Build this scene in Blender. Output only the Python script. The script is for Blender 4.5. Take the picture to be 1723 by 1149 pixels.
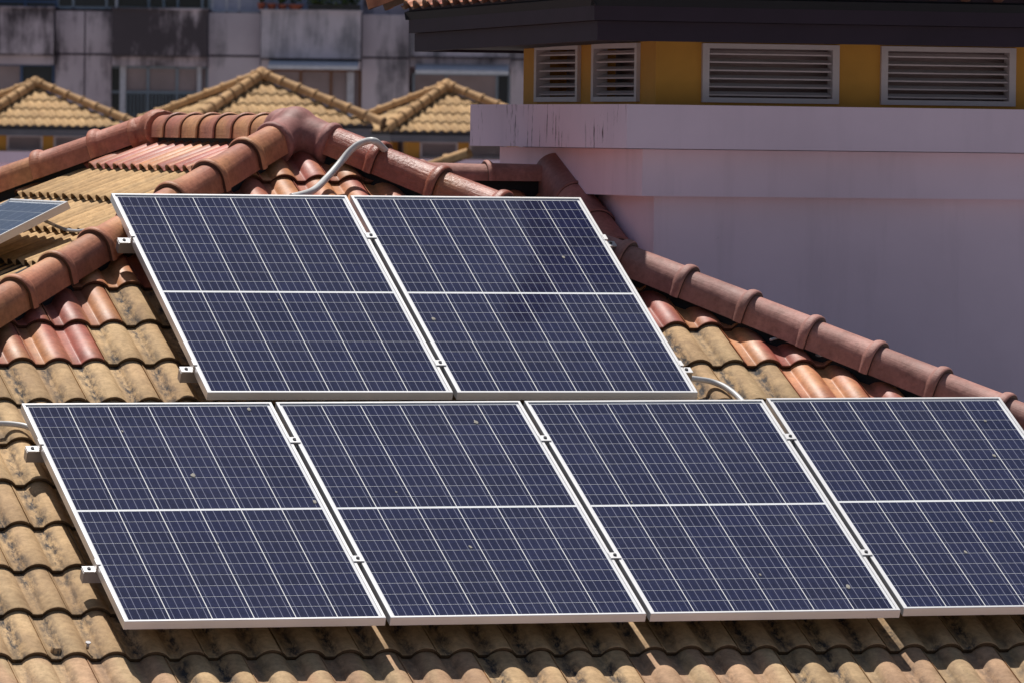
import bpy, bmesh, math, random
from mathutils import Vector, Matrix

random.seed(11)
for o in list(bpy.data.objects):
    bpy.data.objects.remove(o)
sc = bpy.context.scene
COL = sc.collection
R = math.radians

# ------------------------------------------------------------------ camera
cam_d = bpy.data.cameras.new("camera")
cam = bpy.data.objects.new("camera", cam_d)
COL.objects.link(cam)
cam.matrix_world = Matrix((
    (0.9527836, -0.0030590, -0.3036347, -7.0173),
    (-0.3034079, 0.0303422, -0.9523776, -26.8008),
    (0.0121263, 0.9995349, 0.0279814, 1.8516),
    (0, 0, 0, 1)))
cam_d.sensor_fit = 'HORIZONTAL'
cam_d.sensor_width = 36.0
cam_d.lens = 12306.0 / 1723.0 * 36.0
cam_d.clip_start = 0.5
cam_d.clip_end = 5000
cam_d.dof.use_dof = True
cam_d.dof.focus_distance = 29.6
cam_d.dof.aperture_fstop = 14
sc.camera = cam
sc.cycles.max_bounces = 7
sc.cycles.diffuse_bounces = 4
sc.cycles.glossy_bounces = 3
sc.cycles.transparent_max_bounces = 8

# ------------------------------------------------------------------ sky, sun, exposure
sun_dir = Vector((-0.07, 0.36, 0.93)).normalized()          # towards the sun
elev = math.asin(sun_dir.z)
azim = math.atan2(sun_dir.x, sun_dir.y)
world = bpy.data.worlds.new("World")
sc.world = world
world.use_nodes = True
wn = world.node_tree
bgn = wn.nodes["Background"]
sky = wn.nodes.new("ShaderNodeTexSky")
sky.sky_type = 'NISHITA'
sky.sun_disc = False
sky.sun_elevation = elev
sky.sun_rotation = azim
sky.air_density = 1.0
sky.dust_density = 1.2
wn.links.new(sky.outputs[0], bgn.inputs[0])
bgn.inputs[1].default_value = 0.058
sd = bpy.data.lights.new("sun", 'SUN')
sd.energy = 5.0
sd.angle = R(0.5)
sd.color = (1.0, 0.955, 0.89)
so = bpy.data.objects.new("sun", sd)
COL.objects.link(so)
so.location = (0, 10, 40)
so.rotation_euler = sun_dir.to_track_quat('Z', 'Y').to_euler()
sc.view_settings.view_transform = 'Standard'
sc.view_settings.look = 'None'
sc.view_settings.exposure = 0.0
sc.view_settings.gamma = 1.0

# ------------------------------------------------------------------ helpers
class MB:
    """collects faces, builds ONE mesh"""
    def __init__(s):
        s.v = []; s.f = []; s.uv = []; s.sm = []

    def face(s, pts, uv=None, smooth=False):
        b = len(s.v)
        s.v += [tuple(p) for p in pts]
        s.f.append(tuple(range(b, b + len(pts))))
        s.uv += uv if uv else [(p[0], p[1]) for p in pts]
        s.sm.append(smooth)

    def grid(s, rows, uvs=None, smooth=True, closed=False):
        b = len(s.v)
        nr, nc = len(rows), len(rows[0])
        for r in rows:
            s.v += [tuple(p) for p in r]
        for i in range(nr - 1):
            for j in range(nc if closed else nc - 1):
                j2 = (j + 1) % nc
                s.f.append((b + i * nc + j, b + i * nc + j2, b + (i + 1) * nc + j2, b + (i + 1) * nc + j))
                if uvs:
                    s.uv += [uvs[i][j], uvs[i][j2], uvs[i + 1][j2], uvs[i + 1][j]]
                else:
                    s.uv += [(j, i), (j + 1, i), (j + 1, i + 1), (j, i + 1)]
                s.sm.append(smooth)

    def box(s, lo, hi, M=None):
        x0, y0, z0 = lo; x1, y1, z1 = hi
        c = [Vector(p) for p in ((x0, y0, z0), (x1, y0, z0), (x1, y1, z0), (x0, y1, z0),
                                 (x0, y0, z1), (x1, y0, z1), (x1, y1, z1), (x0, y1, z1))]
        if M is not None:
            c = [M @ p for p in c]
        for q in ((0, 3, 2, 1), (4, 5, 6, 7), (0, 1, 5, 4), (1, 2, 6, 5), (2, 3, 7, 6), (3, 0, 4, 7)):
            s.face([c[i] for i in q], [(0, 0), (1, 0), (1, 1), (0, 1)])

    def tube(s, pts, r, n=10, caps=True):
        pts = [Vector(p) for p in pts]
        rows = []
        for i, p in enumerate(pts):
            d = (pts[min(i + 1, len(pts) - 1)] - pts[max(i - 1, 0)]).normalized()
            a = d.cross(Vector((0, 0, 1)))
            if a.length < 1e-4:
                a = Vector((1, 0, 0))
            a.normalize()
            bvec = a.cross(d)
            rr = r[i] if isinstance(r, (list, tuple)) else r
            rows.append([p + a * (rr * math.cos(t)) + bvec * (rr * math.sin(t))
                         for t in [2 * math.pi * k / n for k in range(n)]])
        s.grid(rows, smooth=True, closed=True)
        if caps:
            s.face(list(reversed(rows[0]))); s.face(rows[-1])

    def mesh(s, name):
        me = bpy.data.meshes.new(name)
        me.from_pydata(s.v, [], s.f)
        uvl = me.uv_layers.new(name="UVMap")
        flat = [c for p in s.uv for c in p]
        uvl.data.foreach_set("uv", flat)
        me.polygons.foreach_set("use_smooth", s.sm)
        bm = bmesh.new(); bm.from_mesh(me)
        bmesh.ops.remove_doubles(bm, verts=bm.verts, dist=1e-6)
        bm.to_mesh(me); bm.free()
        me.update()
        return me


def obj(name, me, mat=None, parent=None, M=None, color=None):
    if isinstance(me, MB):
        me = me.mesh(name)
    o = bpy.data.objects.new(name, me)
    COL.objects.link(o)
    if mat is not None:
        if len(me.materials) == 0:
            me.materials.append(None)
        o.material_slots[0].link = 'OBJECT'
        o.material_slots[0].material = mat
    if M is not None:
        o.matrix_world = M
    if parent is not None:
        pm = parent.matrix_world.copy()
        o.parent = parent
        o.matrix_parent_inverse = Matrix.Identity(4)
        o.matrix_basis = pm.inverted() @ (M if M is not None else Matrix.Identity(4))
        o.matrix_world = M if M is not None else Matrix.Identity(4)
    if color is not None:
        o.color = color
    return o


def tag(o, label=None, cat=None, group=None, kind=None):
    if label: o["label"] = label
    if cat: o["category"] = cat
    if group: o["group"] = group
    if kind: o["kind"] = kind
    return o


def empty(name, M, label=None, cat=None, group=None):
    o = bpy.data.objects.new(name, None)
    COL.objects.link(o)
    o.empty_display_size = 0.2
    o.matrix_world = M
    return tag(o, label, cat, group)


def frame(origin, ex, ey, ez):
    m = Matrix.Identity(4)
    for i in range(3):
        m[i][0] = ex[i]; m[i][1] = ey[i]; m[i][2] = ez[i]; m[i][3] = origin[i]
    return m


def T(x, y, z):
    return Matrix.Translation((x, y, z))


def copy_tree(o, M, parent=None):
    """copy of a thing with copies of its parts and sub-parts, root placed at M"""
    c = o.copy()
    COL.objects.link(c)
    if parent is None:
        c.parent = None
        c.matrix_world = M
    else:
        c.parent = parent
        c.matrix_parent_inverse = Matrix.Identity(4)
        c.matrix_basis = o.matrix_basis
    for ch in o.children:
        copy_tree(ch, None, c)
    return c

# ------------------------------------------------------------------ materials
def mat(name):
    m = bpy.data.materials.new(name)
    m.use_nodes = True
    nt = m.node_tree
    return m, nt, nt.nodes["Principled BSDF"]


def N(nt, t, **k):
    n = nt.nodes.new("ShaderNode" + t)
    for a, b in k.items():
        setattr(n, a, b)
    return n


def ramp(nt, stops, interp='LINEAR'):
    r = N(nt, "ValToRGB")
    r.color_ramp.interpolation = interp
    e = r.color_ramp.elements
    while len(e) < len(stops):
        e.new(0.5)
    for i, (p, c) in enumerate(stops):
        e[i].position = p
        e[i].color = c if len(c) == 4 else (*c, 1)
    return r


def mixc(nt, fac, a, b, mode='MIX'):
    m = N(nt, "Mix", data_type='RGBA', blend_type=mode)
    L = nt.links
    for sock, val in ((m.inputs[0], fac), (m.inputs[6], a), (m.inputs[7], b)):
        if hasattr(val, 'is_output') or isinstance(val, bpy.types.NodeSocket):
            L.new(val, sock)
        elif isinstance(val, (int, float)):
            sock.default_value = val
        else:
            sock.default_value = val if len(val) == 4 else (*val, 1)
    return m.outputs[2]


def mathn(nt, op, a, b=None, clamp=False):
    m = N(nt, "Math", operation=op, use_clamp=clamp)
    for i, val in enumerate((a, b)):
        if val is None:
            continue
        if isinstance(val, (int, float)):
            m.inputs[i].default_value = val
        else:
            nt.links.new(val, m.inputs[i])
    return m.outputs[0]


def noise(nt, vec, scale, detail=4, rough=0.55, dim='3D'):
    n = N(nt, "TexNoise", noise_dimensions=dim)
    n.inputs["Scale"].default_value = scale
    n.inputs["Detail"].default_value = detail
    n.inputs["Roughness"].default_value = rough
    if vec is not None:
        nt.links.new(vec, n.inputs["Vector"])
    return n.outputs["Fac"]


def mapping(nt, vec, scale=(1, 1, 1), loc=(0, 0, 0)):
    m = N(nt, "Mapping")
    m.inputs["Scale"].default_value = scale
    m.inputs["Location"].default_value = loc
    nt.links.new(vec, m.inputs["Vector"])
    return m.outputs[0]


def bump(nt, bsdf, height, strength=0.3, dist=0.004):
    b = N(nt, "Bump")
    b.inputs["Strength"].default_value = strength
    b.inputs["Distance"].default_value = dist
    nt.links.new(height, b.inputs["Height"])
    nt.links.new(b.outputs[0], bsdf.inputs["Normal"])


def objvec(nt):
    """object coordinates shifted by the object's random number"""
    tc = N(nt, "TexCoord"); oi = N(nt, "ObjectInfo")
    add = N(nt, "VectorMath", operation='ADD')
    sca = N(nt, "VectorMath", operation='SCALE')
    comb = N(nt, "CombineXYZ")
    nt.links.new(oi.outputs["Random"], comb.inputs[0])
    nt.links.new(oi.outputs["Random"], comb.inputs[1])
    sca.inputs["Scale"].default_value = 57.0
    nt.links.new(comb.outputs[0], sca.inputs[0])
    nt.links.new(tc.outputs["Object"], add.inputs[0])
    nt.links.new(sca.outputs[0], add.inputs[1])
    return add.outputs[0], oi, tc


def plain(name, col, rough=0.6, metal=0.0, var=0.12, scale=9.0, bumps=0.0, spec=0.5):
    m, nt, b = mat(name)
    v, oi, tc = objvec(nt)
    n = noise(nt, v, scale, 5)
    c2 = tuple(x * (1 - var) for x in col)
    c3 = tuple(min(1, x * (1 + var)) for x in col)
    r = ramp(nt, [(0.3, c2), (0.7, c3)])
    nt.links.new(n, r.inputs[0])
    nt.links.new(r.outputs[0], b.inputs["Base Color"])
    b.inputs["Roughness"].default_value = rough
    b.inputs["Metallic"].default_value = metal
    b.inputs["Specular IOR Level"].default_value = spec
    if bumps:
        bump(nt, b, noise(nt, v, scale * 12, 3), bumps, 0.003)
    return m


def tile_mat(name, cols, rough, dirt, spec=0.5, stri=False, bumps=0.35):
    """fired / painted concrete roof tile; UV.x runs over the two waves, UV.y up the tile"""
    m, nt, b = mat(name)
    v, oi, tc = objvec(nt)
    uv = tc.outputs["UV"]
    sep = N(nt, "SeparateXYZ"); nt.links.new(uv, sep.inputs[0])
    # colour drift from wave to wave and tile to tile
    dr = N(nt, "CombineXYZ")
    nt.links.new(mathn(nt, 'MULTIPLY', sep.outputs[0], 0.9), dr.inputs[0])
    nt.links.new(mathn(nt, 'MULTIPLY', oi.outputs["Random"], 91.0), dr.inputs[1])
    nt.links.new(mathn(nt, 'MULTIPLY', sep.outputs[1], 0.35), dr.inputs[2])
    n1 = noise(nt, dr.outputs[0], 1.0, 2)
    r1 = ramp(nt, [(0.40, cols[0]), (0.5, cols[1]), (0.60, cols[2])])
    nt.links.new(n1, r1.inputs[0])
    col = r1.outputs[0]
    hv = N(nt, "HueSaturation")
    nt.links.new(col, hv.inputs["Color"])
    nt.links.new(mathn(nt, 'ADD', mathn(nt, 'MULTIPLY', oi.outputs["Random"], 0.26), 0.87), hv.inputs["Value"])
    col = hv.outputs[0]
    # fine grain
    n2 = noise(nt, v, 42, 6, 0.65)
    g = ramp(nt, [(0.25, (0.72, 0.7, 0.68)), (0.6, (1.08, 1.08, 1.08))])
    nt.links.new(n2, g.inputs[0])
    col = mixc(nt, 1.0, col, g.outputs[0], 'MULTIPLY')
    n3 = noise(nt, v, 9, 5, 0.6)
    g3 = ramp(nt, [(0.35, (0.80, 0.78, 0.76)), (0.62, (1.06, 1.06, 1.06))])
    nt.links.new(n3, g3.inputs[0])
    col = mixc(nt, 1.0, col, g3.outputs[0], 'MULTIPLY')
    if dirt > 0:
        # soot and lichen that collects in the channels between waves
        ph = mathn(nt, 'FRACT', mathn(nt, 'ADD', sep.outputs[0], 0.0))
        d = mathn(nt, 'ABSOLUTE', mathn(nt, 'SUBTRACT', ph, 0.60))
        ch = ramp(nt, [(0.06, (1, 1, 1)), (0.27, (0, 0, 0))])
        nt.links.new(d, ch.inputs[0])
        nd = noise(nt, mapping(nt, v, (1.4, 0.55, 1.0)), 30, 6, 0.7)
        nr = ramp(nt, [(0.40, (0, 0, 0)), (0.58, (1, 1, 1))])
        nt.links.new(nd, nr.inputs[0])
        nl = noise(nt, v, 3.5, 2)
        nlr = ramp(nt, [(0.34, (0.25, 0.25, 0.25)), (0.50, (1, 1, 1))])
        nt.links.new(nl, nlr.inputs[0])
        f = mathn(nt, 'MULTIPLY', mathn(nt, 'MULTIPLY', ch.outputs[0], nr.outputs[0]), nlr.outputs[0])
        f = mathn(nt, 'MULTIPLY', f, dirt, True)
        col = mixc(nt, f, col, (0.055, 0.05, 0.05))
        # scattered specks
        sp = noise(nt, v, 120, 2, 0.5)
        spr = ramp(nt, [(0.68, (0, 0, 0)), (0.74, (1, 1, 1))])
        nt.links.new(sp, spr.inputs[0])
        col = mixc(nt, mathn(nt, 'MULTIPLY', spr.outputs[0], 0.45), col, (0.07, 0.06, 0.055))
    # nose and underside of a tile, and a ridge tile's inside, are coloured darker
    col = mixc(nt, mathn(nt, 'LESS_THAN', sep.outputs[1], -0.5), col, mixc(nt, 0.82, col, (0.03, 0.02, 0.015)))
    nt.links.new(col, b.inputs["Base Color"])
    rr = mathn(nt, 'ADD', mathn(nt, 'MULTIPLY', n3, 0.3), rough - 0.15)
    nt.links.new(rr, b.inputs["Roughness"])
    b.inputs["Specular IOR Level"].default_value = spec
    hgt = mathn(nt, 'ADD', n2, mathn(nt, 'MULTIPLY', n3, 0.6))
    if stri:                         # drag marks of the mould along the barrel
        sn_ = noise(nt, mapping(nt, v, (95, 2.5, 95)), 1.0, 4, 0.7)
        hgt = mathn(nt, 'ADD', hgt, mathn(nt, 'MULTIPLY', sn_, 1.1))
    bump(nt, b, hgt, bumps, 0.003)
    return m


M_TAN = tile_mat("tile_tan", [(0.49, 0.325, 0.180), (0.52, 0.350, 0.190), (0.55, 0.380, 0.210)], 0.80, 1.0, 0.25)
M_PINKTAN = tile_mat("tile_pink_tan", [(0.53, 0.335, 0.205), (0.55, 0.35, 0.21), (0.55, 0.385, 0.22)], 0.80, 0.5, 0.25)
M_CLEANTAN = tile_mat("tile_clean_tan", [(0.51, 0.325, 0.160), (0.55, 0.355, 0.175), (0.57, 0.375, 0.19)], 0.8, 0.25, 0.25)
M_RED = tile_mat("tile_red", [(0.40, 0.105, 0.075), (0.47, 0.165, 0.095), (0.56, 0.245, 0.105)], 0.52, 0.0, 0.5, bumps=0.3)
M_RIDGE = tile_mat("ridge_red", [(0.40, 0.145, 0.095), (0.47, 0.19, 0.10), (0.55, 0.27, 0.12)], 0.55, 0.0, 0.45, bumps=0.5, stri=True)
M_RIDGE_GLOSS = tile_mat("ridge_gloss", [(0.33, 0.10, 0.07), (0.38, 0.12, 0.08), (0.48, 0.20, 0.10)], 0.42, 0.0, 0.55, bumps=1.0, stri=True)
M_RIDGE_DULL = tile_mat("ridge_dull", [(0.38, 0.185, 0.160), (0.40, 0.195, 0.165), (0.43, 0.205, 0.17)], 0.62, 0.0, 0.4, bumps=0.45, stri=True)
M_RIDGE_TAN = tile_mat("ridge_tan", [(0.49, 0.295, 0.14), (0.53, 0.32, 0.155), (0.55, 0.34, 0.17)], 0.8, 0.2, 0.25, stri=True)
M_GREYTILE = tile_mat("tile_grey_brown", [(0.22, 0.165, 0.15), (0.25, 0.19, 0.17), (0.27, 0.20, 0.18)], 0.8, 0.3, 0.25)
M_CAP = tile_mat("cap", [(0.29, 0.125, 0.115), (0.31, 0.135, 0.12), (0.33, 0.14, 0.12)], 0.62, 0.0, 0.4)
M_DECK = plain("underlay", (0.012, 0.012, 0.016), 0.8)
M_ALU = plain("anodised_aluminium", (0.66, 0.655, 0.66), 0.42, 0.62, 0.05, 4)
M_ALU_D = plain("mill_aluminium", (0.36, 0.35, 0.36), 0.45, 0.75, 0.08, 20)
M_BOLT = plain("bolt_steel", (0.10, 0.10, 0.11), 0.4, 0.9)
M_BACK = plain("backsheet", (0.76, 0.77, 0.80), 0.5, 0.0, 0.02)
M_CONDUIT = plain("conduit_pvc", (0.58, 0.57, 0.56), 0.42, 0.0, 0.10, 14)
M_CABLE = plain("cable_grey", (0.42, 0.42, 0.44), 0.45, 0.0, 0.06)
M_CABLE_K = plain("cable_black", (0.02, 0.02, 0.02), 0.5)
M_FASCIA = plain("fascia_brown", (0.032, 0.018, 0.030), 0.8, 0.0, 0.12, 5)
M_FASCIA_G = plain("fascia_grey", (0.13, 0.13, 0.15), 0.55, 0.0, 0.1, 5)
M_SOFFIT = plain("soffit", (0.035, 0.025, 0.025), 0.7)
M_OCHRE = plain("ochre_render", (0.62, 0.30, 0.05), 0.8, 0.0, 0.12, 3, 0.15)
M_LOUVRE = plain("louvre_paint", (0.62, 0.54, 0.55), 0.55, 0.0, 0.06)
M_VOID = plain("louvre_back", (0.34, 0.25, 0.25), 0.8)
M_LOT = plain("dropping", (0.30, 0.28, 0.25), 0.9)


def cell_mat():
    """polycrystalline half cell: five bus bars drawn across the short side"""
    m, nt, b = mat("solar_cell")
    tc = N(nt, "TexCoord"); oi = N(nt, "ObjectInfo")
    sep = N(nt, "SeparateXYZ"); nt.links.new(tc.outputs["UV"], sep.inputs[0])
    x = mathn(nt, 'FRACT', mathn(nt, 'MULTIPLY', sep.outputs[0], 5.0))
    d = mathn(nt, 'ABSOLUTE', mathn(nt, 'SUBTRACT', x, 0.5))
    line = mathn(nt, 'LESS_THAN', d, 0.032)
    vo = N(nt, "TexVoronoi", feature='F1')
    vo.inputs["Scale"].default_value = 70
    add = N(nt, "VectorMath", operation='ADD')
    nt.links.new(tc.outputs["Object"], add.inputs[0])
    cb = N(nt, "CombineXYZ")
    nt.links.new(mathn(nt, 'MULTIPLY', oi.outputs["Random"], 40.0), cb.inputs[0])
    nt.links.new(cb.outputs[0], add.inputs[1])
    nt.links.new(add.outputs[0], vo.inputs["Vector"])
    sv = N(nt, "SeparateColor"); nt.links.new(vo.outputs["Color"], sv.inputs[0])
    r = ramp(nt, [(0.0, (0.011, 0.0135, 0.044)), (1.0, (0.016, 0.0195, 0.060))])
    nt.links.new(sv.outputs[0], r.inputs[0])
    hv = N(nt, "HueSaturation")
    nt.links.new(r.outputs[0], hv.inputs["Color"])
    nt.links.new(mathn(nt, 'ADD', mathn(nt, 'MULTIPLY', oi.outputs["Random"], 0.30), 0.85), hv.inputs["Value"])
    c = mixc(nt, line, hv.outputs[0], (0.26, 0.27, 0.37))
    nt.links.new(c, b.inputs["Base Color"])
    b.inputs["Roughness"].default_value = 1.0
    b.inputs["Specular IOR Level"].default_value = 0.0
    return m


def glass_mat():
    m, nt, b = mat("solar_glass")
    out = nt.nodes["Material Output"]
    nt.nodes.remove(b)
    fr = N(nt, "Fresnel")
    gb = N(nt, "NewGeometry")                    # same reflectance from both sides of the thin sheet
    ior = mathn(nt, 'ADD', mathn(nt, 'MULTIPLY', gb.outputs["Backfacing"], 1 / 1.45 - 1.45), 1.45)
    nt.links.new(ior, fr.inputs[0])
    tr = N(nt, "BsdfTransparent"); gl = N(nt, "BsdfGlossy")
    gl.inputs["Roughness"].default_value = 0.12
    tc = N(nt, "TexCoord")
    # thin film of dust
    df = N(nt, "BsdfDiffuse"); df.inputs[0].default_value = (0.62, 0.58, 0.55, 1)
    dn = noise(nt, tc.outputs["Object"], 2.2, 5)
    dr = ramp(nt, [(0.3, (0.004, 0.004, 0.004)), (0.75, (0.018, 0.018, 0.018))])
    nt.links.new(dn, dr.inputs[0])
    m1 = N(nt, "MixShader"); m2 = N(nt, "MixShader")
    nt.links.new(fr.outputs[0], m1.inputs[0]); nt.links.new(tr.outputs[0], m1.inputs[1]); nt.links.new(gl.outputs[0], m1.inputs[2])
    nt.links.new(dr.outputs[0], m2.inputs[0]); nt.links.new(m1.outputs[0], m2.inputs[1]); nt.links.new(df.outputs[0], m2.inputs[2])
    nt.links.new(m2.outputs[0], out.inputs[0])
    return m


M_CELL = cell_mat()
M_GLASS = glass_mat()


def render_mat(name, col, stain=0.5, crack=0.0, scale=1.0):
    """painted render with rain streaks; world-space, vertical streaks"""
    m, nt, b = mat(name)
    geo = N(nt, "NewGeometry")
    p = geo.outputs["Position"]
    oi = N(nt, "ObjectInfo")
    n0 = noise(nt, p, 1.3 * scale, 5)
    r0 = ramp(nt, [(0.3, tuple(c * 0.9 for c in col)), (0.7, tuple(min(1, c * 1.06) for c in col))])
    nt.links.new(n0, r0.inputs[0])
    c = r0.outputs[0]
    st = noise(nt, mapping(nt, p, (5 * scale, 5 * scale, 0.55 * scale)), 1.0, 6, 0.65)
    sr = ramp(nt, [(0.52, (0, 0, 0)), (0.75, (1, 1, 1))])
    nt.links.new(st, sr.inputs[0])
    c = mixc(nt, mathn(nt, 'MULTIPLY', sr.outputs[0], stain), c, tuple(x * 0.55 for x in col))
    sk = noise(nt, p, 9.0, 3, 0.6)
    skr = ramp(nt, [(0.70, (0, 0, 0)), (0.76, (1, 1, 1))])
    nt.links.new(sk, skr.inputs[0])
    c = mixc(nt, mathn(nt, 'MULTIPLY', skr.outputs[0], 0.35), c, tuple(x * 0.45 for x in col))
    if crack > 0:
        ck = noise(nt, mapping(nt, p, (34, 34, 3.4)), 1.0, 5, 0.75)
        cr = ramp(nt, [(0.585, (0, 0, 0)), (0.62, (1, 1, 1))])
        nt.links.new(ck, cr.inputs[0])
        mk = noise(nt, mapping(nt, p, (2.2, 2.2, 2.2)), 1.0, 2)
        mr = ramp(nt, [(0.42, (0, 0, 0)), (0.52, (1, 1, 1))])
        nt.links.new(mk, mr.inputs[0])
        sn = N(nt, "SeparateXYZ"); nt.links.new(geo.outputs["Normal"], sn.inputs[0])
        west = mathn(nt, 'LESS_THAN', sn.outputs[0], -0.5)          # only the weather side has peeled
        f = mathn(nt, 'MULTIPLY', mathn(nt, 'MULTIPLY', cr.outputs[0], mr.outputs[0]), mathn(nt, 'MULTIPLY', west, crack))
        c = mixc(nt, f, c, (0.07, 0.045, 0.055))
    nt.links.new(c, b.inputs["Base Color"])
    b.inputs["Roughness"].default_value = 0.85
    b.inputs["Specular IOR Level"].default_value = 0.2
    bump(nt, b, noise(nt, p, 60, 3), 0.08, 0.004)
    return m


M_LILAC = render_mat("lilac_render", (0.87, 0.70, 0.82), 0.26)
M_LILAC_ST = render_mat("lilac_render_stained", (0.87, 0.70, 0.82), 0.15, 0.9)


def concrete_mat():
    """old apartment concrete; object colour red channel = how blackened it is"""
    m, nt, b = mat("old_concrete")
    geo = N(nt, "NewGeometry"); p = geo.outputs["Position"]
    oi = N(nt, "ObjectInfo")
    sc_ = N(nt, "SeparateColor"); nt.links.new(oi.outputs["Color"], sc_.inputs[0])
    n0 = noise(nt, p, 0.9, 5)
    r0 = ramp(nt, [(0.3, (0.47, 0.385, 0.43)), (0.7, (0.62, 0.53, 0.575))])
    nt.links.new(n0, r0.inputs[0])
    st = noise(nt, mapping(nt, p, (1.7, 1.7, 0.22)), 1.0, 6, 0.7)
    bl = noise(nt, mapping(nt, p, (0.8, 0.8, 0.8), (3, 7, 1)), 1.0, 5, 0.6)
    s = mathn(nt, 'ADD', mathn(nt, 'MULTIPLY', st, 2.1), mathn(nt, 'MULTIPLY', bl, 1.6))
    s = mathn(nt, 'ADD', s, mathn(nt, 'SUBTRACT', mathn(nt, 'MULTIPLY', sc_.outputs[0], 0.95), 1.80))
    sr = ramp(nt, [(0.36, (0, 0, 0)), (0.78, (1, 1, 1))])
    nt.links.new(s, sr.inputs[0])
    c = mixc(nt, mathn(nt, 'MULTIPLY', sr.outputs[0], 0.93), r0.outputs[0], (0.045, 0.035, 0.042))
    lt = mixc(nt, sc_.outputs[1], c, (0.72, 0.70, 0.76), 'MIX')
    c = mixc(nt, 0.35, c, lt)
    nt.links.new(c, b.inputs["Base Color"])
    b.inputs["Roughness"].default_value = 0.9
    return m


M_CONC = concrete_mat()
M_BLUEFR = plain("blue_frame", (0.05, 0.10, 0.22), 0.5)
M_GREYFR = plain("grey_frame", (0.22, 0.27, 0.33), 0.5)
M_WHITEFR = plain("white_frame", (0.52, 0.52, 0.58), 0.5)
M_BROWNFR = plain("brown_frame", (0.20, 0.09, 0.045), 0.6)
M_CURTAIN = plain("curtain", (0.30, 0.24, 0.25), 0.8, 0, 0.2, 1.2)
M_PANE = plain("dark_pane", (0.018, 0.022, 0.032), 0.12, 0.0, 0.3, 0.6)
M_SHUTTER = plain("blue_shutter", (0.36, 0.37, 0.48), 0.6)
M_CANOPY = plain("canopy_white", (0.66, 0.66, 0.70), 0.6)
M_POT = plain("terracotta", (0.30, 0.085, 0.05), 0.8)
M_POTK = plain("black_trough", (0.02, 0.02, 0.022), 0.6)
M_LEAF = plain("leaf", (0.075, 0.11, 0.03), 0.6, 0, 0.5, 3)
M_GROUND = plain("ground", (0.23, 0.205, 0.195), 0.9, 0, 0.15, 0.05)

# ------------------------------------------------------------------ ground
g = MB(); g.face([(-1500, -1500, -9), (1500, -1500, -9), (1500, 1500, -9), (-1500, 1500, -9)])
tag(obj("ground", g, M_GROUND), kind="structure")

# ------------------------------------------------------------------ tile meshes
P = 0.154                    # wave pitch
W2 = 2 * P
COURSE = 0.3423
AMP = 0.030
RISE = 0.020
JOINT = 0.24                 # where a tile starts, in waves right of a crest


ARC = 0.378                  # half width of the round wave, in waves; the rest is a flat channel
RAD = ((ARC * P) ** 2 + AMP ** 2) / (2 * AMP)


def prof(ph):
    f = abs((ph + 0.5) % 1.0 - 0.5)
    if f >= ARC:
        return -AMP - 0.0012 * (f - ARC) / (0.5 - ARC)
    x = f * P
    return math.sqrt(RAD * RAD - x * x) - RAD


def make_tile(RISE=RISE, solid=True):
    mb = MB()
    fs = [-0.5, -0.405, -0.378, -0.345, -0.28, -0.19, -0.095, 0.0, 0.095, 0.19, 0.28, 0.345, 0.378, 0.405]
    phs = sorted(p for p in [w + f for w in (0, 1, 2) for f in fs] if JOINT + 0.01 < p < JOINT + 1.99)
    phs = [JOINT] + phs + [JOINT + 2.0]
    n = len(phs) - 1
    L = COURSE + 0.055
    ys = [0.0, 0.005, 0.5 * L, L]
    rows = []; uvs = []
    for y in ys:
        row = []; uu = []
        for i, ph in enumerate(phs):
            z = prof(ph) - RISE * (y / COURSE)
            if y == 0.0:
                z -= 0.003
            if i == n:
                z -= 0.003
            if i == 0:
                z += 0.003
            row.append((P * ph, y, z)); uu.append((ph, y / COURSE))
        rows.append(row); uvs.append(uu)
    mb.grid(rows, uvs)
    # blunt nose of the tile and the start of its underside
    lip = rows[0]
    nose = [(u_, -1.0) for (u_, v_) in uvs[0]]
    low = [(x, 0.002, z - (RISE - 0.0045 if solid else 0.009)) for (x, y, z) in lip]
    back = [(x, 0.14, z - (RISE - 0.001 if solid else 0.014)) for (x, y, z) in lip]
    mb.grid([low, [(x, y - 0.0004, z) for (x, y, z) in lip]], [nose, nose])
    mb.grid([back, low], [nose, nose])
    # left edge lapping over the neighbour
    e = [r[0] for r in rows]
    d = [(x + 0.0015, y, z - 0.012) for (x, y, z) in e]
    mb.grid([e, d], [[(0.3, 0)] * len(e)] * 2, smooth=False)
    return mb.mesh("roof_tile")


TILE = make_tile()
TILE_HIGH = make_tile(0.034, False)
RT_EXP = 0.312


def make_ridge_tile(r=0.074, collar=0.018, skirt=0.052, ring=0.050):
    mb = MB()
    n = 18
    R0 = r + collar
    prof_r = [(0.0, R0 - 0.006), (0.004, R0 - 0.0015), (0.011, R0), (ring * .55, R0 - 0.001), (ring * .8, R0 - 0.006), (ring * .95, r + 0.004), (ring + 0.004, r + 0.0008),
              (0.17, r - 0.0015), (RT_EXP + 0.055, r - 0.005)]
    rows = []; uvs = []
    for (y, rr) in prof_r:
        row = [(-rr * 1.03, y, -skirt)]
        for k in range(n + 1):
            a = math.pi * k / n
            row.append((-rr * math.cos(a), y, rr * math.sin(a)))
        row.append((rr * 1.03, y, -skirt))
        rows.append(row)
        uvs.append([(0.2 + 1.0 * k / (n + 2), y / RT_EXP) for k in range(n + 3)])
    mb.grid(rows, uvs)
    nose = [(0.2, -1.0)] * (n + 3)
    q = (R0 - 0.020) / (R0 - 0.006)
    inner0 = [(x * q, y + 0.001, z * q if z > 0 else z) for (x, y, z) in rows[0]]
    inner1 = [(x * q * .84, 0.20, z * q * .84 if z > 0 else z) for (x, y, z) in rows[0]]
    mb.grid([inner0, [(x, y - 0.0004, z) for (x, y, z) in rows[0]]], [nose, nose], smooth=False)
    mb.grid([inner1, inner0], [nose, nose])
    return mb.mesh("ridge_tile")


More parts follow.
